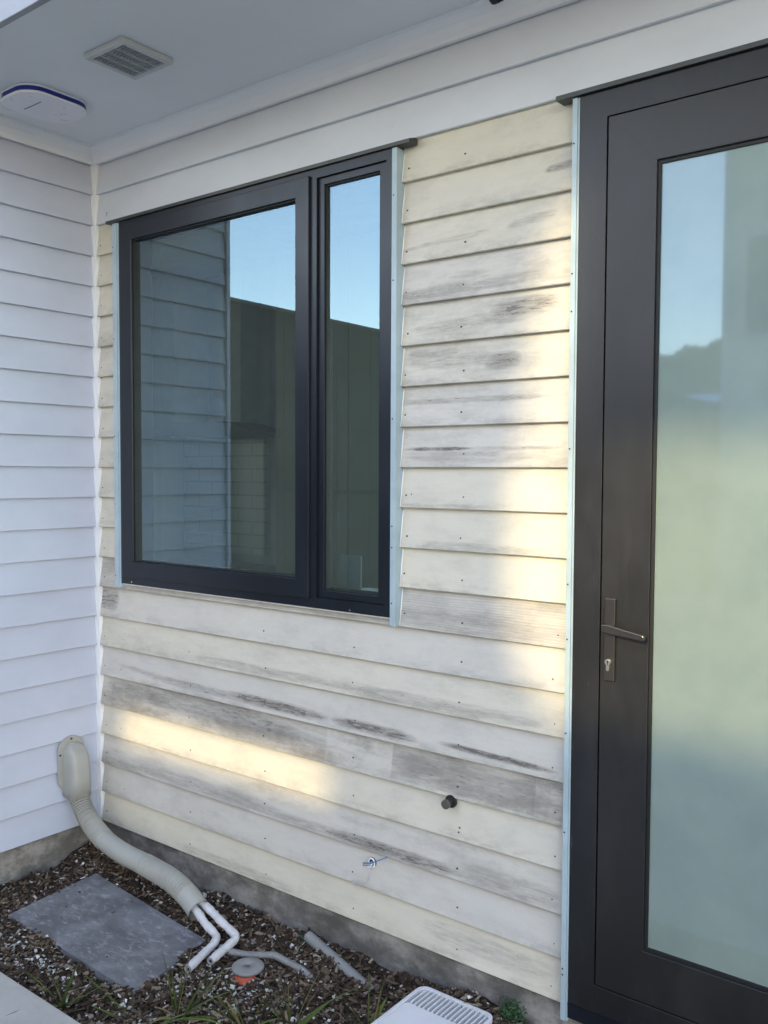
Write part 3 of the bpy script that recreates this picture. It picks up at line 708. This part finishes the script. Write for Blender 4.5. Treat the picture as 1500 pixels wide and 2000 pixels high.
# foam pipes coming out of the collar
def foam_pipe(pts, label):
    o = empty('insulated_pipe', pts[-1], label, 'pipe', 'insulated pipes from the duct')
    pp = resample(smooth_path(pts, 10), .006); rr = [random.uniform(-.0006, .0008) for _ in range(400)]
    b = MB(); b.tube(pp, lambda t: .0165 + .0010 * math.sin(t * 37) + .0006 * math.sin(t * 91), 16, cap=False); b.tube(pp[::-1][:3], .009, 12, cap=False); part(b, 'foam_sleeve', M['foam'], o)
    d = (pp[-1] - pp[-2]).normalized(); b = MB()
    b.tube([pp[-1] - d * .004, pp[-1] - d * .002], .0155, 16); part(b, 'cut_end', M['greypvc'], o)
    b = MB(); b.tube([pp[-1] - d * .02, pp[-1] + d * .001], .006, 10); part(b, 'pipe_end', M['dark'], o)
foam_pipe([(.98, -.240, -.045), (1.04, -.248, -.066), (1.119, -.268, -.088), (1.190, -.275, -.112), (1.212, -.300, -.122), (1.224, -.333, -.126), (1.248, -.415, -.128), (1.272, -.489, -.130)], 'white foam insulated pipe, nearer the slab, with the lower cut end')
foam_pipe([(.98, -.205, -.036), (1.045, -.205, -.056), (1.164, -.219, -.086), (1.245, -.222, -.112), (1.266, -.240, -.118), (1.275, -.275, -.120), (1.290, -.345, -.123), (1.303, -.403, -.125)], 'white foam insulated pipe, farther from the slab, with the higher bend')
# thin grey corrugated conduit
b = MB(); pp = resample(smooth_path([(1.235, -.290, -.142), (1.30, -.285, -.14), (1.376, -.257, -.138), (1.448, -.211, -.134), (1.475, -.206, -.134), (1.538, -.206, -.138), (1.60, -.200, -.146), (1.65, -.195, -.166)], 12), .0013)
b.tube(pp, .0125, 16, rib=lambda d: .0016 * math.sin(d * 2 * math.pi / .0072)); tag(b.build('corrugated_conduit', M['greypvc']), 'thin grey corrugated conduit lying in the mulch behind the round cap', 'conduit')
# drain cap
d_ = empty('drain_cap', (1.425, -.325, -.16), 'round grey cap with centre hole on an orange pipe in the mulch', 'drain cap')
b = MB(); k0 = 0; C_ = Vector((1.428, -.322, -.136)); prof = [(.0105, -.003), (.0115, .004), (.034, .0055), (.059, .0025), (.063, -.001), (.063, -.009), (.056, -.011), (.0105, -.010)]
sg = 40
for r_, z_ in prof:
    for j in range(sg): a = 2 * math.pi * j / sg; b.v.append((C_.x + r_ * math.cos(a), C_.y + r_ * math.sin(a), C_.z + z_))
for i in range(len(prof)):
    i2 = (i + 1) % len(prof)
    for j in range(sg): j2 = (j + 1) % sg; b.face([i * sg + j, i * sg + j2, i2 * sg + j2, i2 * sg + j], True)
part(b, 'lid', M['greypvc'], d_)
b = MB(); b.tube([(1.440, -.345, -.21), (1.440, -.345, -.147)], .043, 28); part(b, 'riser', M['orange'], d_)
# grey pvc pipe leaning at the foundation
b = MB(); a_ = Vector((1.487, -.040, -.116)); e_ = Vector((1.89, -.125, -.168))
b.tube([a_, e_], .0225, 24, cap=False); b.tube([e_, a_], .0195, 24, cap=False)
dd = (e_ - a_).normalized(); b.mat = 1; b.tube([a_ + dd * .05, a_ + dd * .052], .0195, 20)
tag(b.build('pvc_pipe', [M['greypvc'], M['dark']]), 'open ended grey plastic pipe half buried along the foundation', 'pipe')
b = MB(); b.tube(smooth_path([(1.42, -.030, -.145), (1.435, -.035, -.132), (1.455, -.042, -.13), (1.475, -.045, -.132)], 5), .007, 12, rib=None)
tag(b.build('green_hose_end', M['green_plastic']), 'short green hose end poking from the mulch by the pipe mouth', 'hose')
# paving slab
b = MB(); b.prism(SL[::-1], 'z', -.185, -.146); sl = b.build('paving_slab', M['slate'], bevel=.003)
tag(sl, 'dark slate paving slab lying flat in the mulch', 'paving slab')
# white tray
T = empty('plastic_tray', (2.24, -.3, -.16), 'upturned white plastic tray with a row of slots at the foundation', 'tray')
ZT = -.088
b = MB(); outer = rrect(2.080, 2.392, -.60, -.072, .035, 6)
b.prism(outer, 'z', ZT - .055, ZT - .034)
b.prism(rrect(2.093, 2.379, -.587, -.188, .02, 6), 'z', ZT - .0335, ZT - .003)
part(b, 'body', M['tray'], T, .003)
b = MB(); n = len(outer); inn = rrect(2.092, 2.380, -.588, -.084, .027, 6)
for q, z in ((outer, ZT - .0338), (outer, ZT), (inn, ZT + .0005), (inn, ZT - .0338)): b.v += [(x, y, z) for x, y in q]
for i in range(3):
    for j in range(n): j2 = (j + 1) % n; b.face([i * n + j, i * n + j2, (i + 1) * n + j2, (i + 1) * n + j])
part(b, 'rim', M['tray'], T)
b = MB()
for i in range(15):
    x = 2.108 + i * .0182; b.box(x, x + .0050, -.1875, -.0845, ZT - .033, ZT - .001)
part(b, 'ribs', M['tray'], T)

# pipe stub and cable
P_ = empty('pipe_stub', (2.15, 0, .583), 'short black capped pipe sticking out of the lower boards', 'pipe')
b = MB(); b.tube([(2.150, .006, .586), (2.150, -.0005, .586)], .0235, 24); part(b, 'hole', M['dark'], P_)
b = MB(); b.tube([(2.148, .0, .586), (2.149, -.026, .584)], .0155, 24); part(b, 'pipe', M['dark'], P_)
b = MB(); b.tube([(2.149, -.024, .584), (2.149, -.038, .583)], .0168, 24); part(b, 'cap', M['stub'], P_, .002)
Q = empty('cable_tail', (1.776, 0, .25), 'thin grey cable hanging from a small hole in the lower boards', 'cable')
yb = .020 * ((.25 + 3) % B) / B
b = MB(); b.tube([(1.776, yb + .002, .252), (1.776, yb - .0012, .252)], .021, 22); part(b, 'hole', M['dark'], Q)
b = MB(); b.tube([Vector((1.776 + .0145 * math.cos(a), yb - .004, .252 + .018 * math.sin(a))) for a in [i * 2 * math.pi / 20 for i in range(21)]], .0032, 8); b.tube([(1.776, yb, .252), (1.778, -.012, .246)], .006, 10); part(b, 'grommet', M['seal'], Q)
b = MB()
for ph in (0, 3.14):
    cc = smooth_path([(1.778, -.010, .244), (1.783, -.016, .222), (1.782, -.016, .205), (1.774, -.014, .190), (1.758, -.014, .174), (1.735, -.012, .163), (1.70, -.010, .158), (1.690, -.012, .150)], 10)
    b.tube([p_ + Vector((.0018 * math.cos(i * .5 + ph), 0, .0018 * math.sin(i * .5 + ph))) for i, p_ in enumerate(cc)], .0014, 6)
part(b, 'twisted_wire', M['cable'], Q)
b = MB(); b.tube([(1.748, -.008, .250), (1.79, -.014, .262), (1.862, -.002, .302)], .0022, 8)
b.tube([(1.748, -.008, .250), (1.752, -.012, .243), (1.790, -.016, .256)], .0020, 8)
tag(b.build('blue_cord', M['blue_cord']), 'thin blue cord tied across the cable hole', 'cord')

# ================================================================ PLANTS
def leaf(b, base, tip, wid, bend=.3, n=9):
    base, tip = Vector(base), Vector(tip); d = tip - base; side = d.cross(Vector((.6, .8, 0))).normalized()
    side = (side + Vector((random.uniform(-.4, .4), random.uniform(-.4, .4), 0))).normalized()
    up = Vector((0, 0, 1)); k = len(b.v)
    for i in range(n + 1):
        t = i / n; c = base + d * t + up * (bend * d.length * t * (1 - t)) ; wv = wid * (1 - t ** 2.2) * (.65 + .5 * math.sin(min(1, t * 2) * 1.57)) + .0004
        fold = side.cross(d).normalized() * wv * .35
        b.v += [tuple(c - side * wv + fold), tuple(c), tuple(c + side * wv + fold)]
    for i in range(n):
        for j in range(2): q = k + i * 3 + j; b.face([q, q + 1, q + 4, q + 3], True)
def tuft(base, tips, extra, label, wid=.006):
    o = empty('strappy_plant', base, label, 'plant', 'strappy leaved plants in the mulch'); b = MB()
    for t_ in tips:
        leaf(b, (base[0] + random.uniform(-.012, .012), base[1] + random.uniform(-.012, .012), -.175), t_, wid * 1.8 * random.uniform(.8, 1.2), random.uniform(.05, .25))
    for _ in range(extra + 3):
        a = random.uniform(0, 6.28); r_ = random.uniform(.08, .26)
        leaf(b, (base[0] + random.uniform(-.015, .015), base[1] + random.uniform(-.015, .015), -.175), (base[0] + r_ * math.cos(a), base[1] + r_ * math.sin(a), -.16 + random.uniform(.05, .14)), wid * random.uniform(.5, .8), .3)
    part(b, 'leaves', M['leaf'], o)
tuft((1.449, -.689, -.16), [(1.381, -.70, .087), (1.400, -.67, .0), (1.534, -.68, .150), (1.507, -.70, .083), (1.691, -.66, .114), (1.613, -.69, .065), (1.47, -.73, .02)], 3, 'strappy green plant with upright leaves in front of the slab corner')
tuft((1.06, -.897, -.16), [(.955, -.89, -.057), (.997, -.88, -.060), (1.028, -.90, -.09), (1.160, -.89, .036), (1.117, -.90, -.05), (1.085, -.88, -.04)], 4, 'small strappy plant next to the concrete path edge', .0055)
tuft((1.41, -.80, -.16), [(.945, -.745, -.135), (1.18, -.86, -.13), (1.62, -.80, -.10)], 2, 'strappy plant with one long leaf lying over the slab edge', .0042)
tuft((1.804, -.484, -.16), [(1.691, -.49, -.02), (1.730, -.47, .04), (1.792, -.48, .020), (1.829, -.49, -.02), (1.982, -.47, .0), (1.70, -.56, -.02)], 3, 'strappy plant in the mulch in front of the round cap')
tuft((2.031, -.325, -.16), [(2.034, -.33, .063), (2.108, -.32, -.01), (2.091, -.33, .028)], 2, 'strappy plant beside the white plastic tray', .006)
tuft((1.685, -.585, -.16), [(1.560, -.575, .0), (1.472, -.58, -.08), (1.62, -.62, -.05)], 2, 'strappy plant in the mulch nearest the camera, left of the cap', .005)
o = empty('leafy_weed', (2.42, -.02, -.12), 'small bushy dark green weed behind the white tray', 'plant'); b = MB()
for _ in range(420):
    c = Vector((random.gauss(2.425, .022), random.gauss(-.025, .014), random.gauss(-.085, .02)))
    a = Vector((random.gauss(0, 1), random.gauss(0, 1), random.gauss(0, 1))).normalized() * random.uniform(.004, .008); q = a.orthogonal().normalized() * .003; k = len(b.v)
    b.v += [tuple(c - a), tuple(c + q), tuple(c + a), tuple(c - q)]; b.face([k, k + 1, k + 2, k + 3])
part(b, 'leaves', M['smallleaf'], o)
b = MB()
for _ in range(7): b.tube([(2.42, -.02, -.16), (2.42 + random.uniform(-.03, .03), -.02 + random.uniform(-.02, .02), -.07)], .0015, 5)
part(b, 'stems', M['leaf'], o)
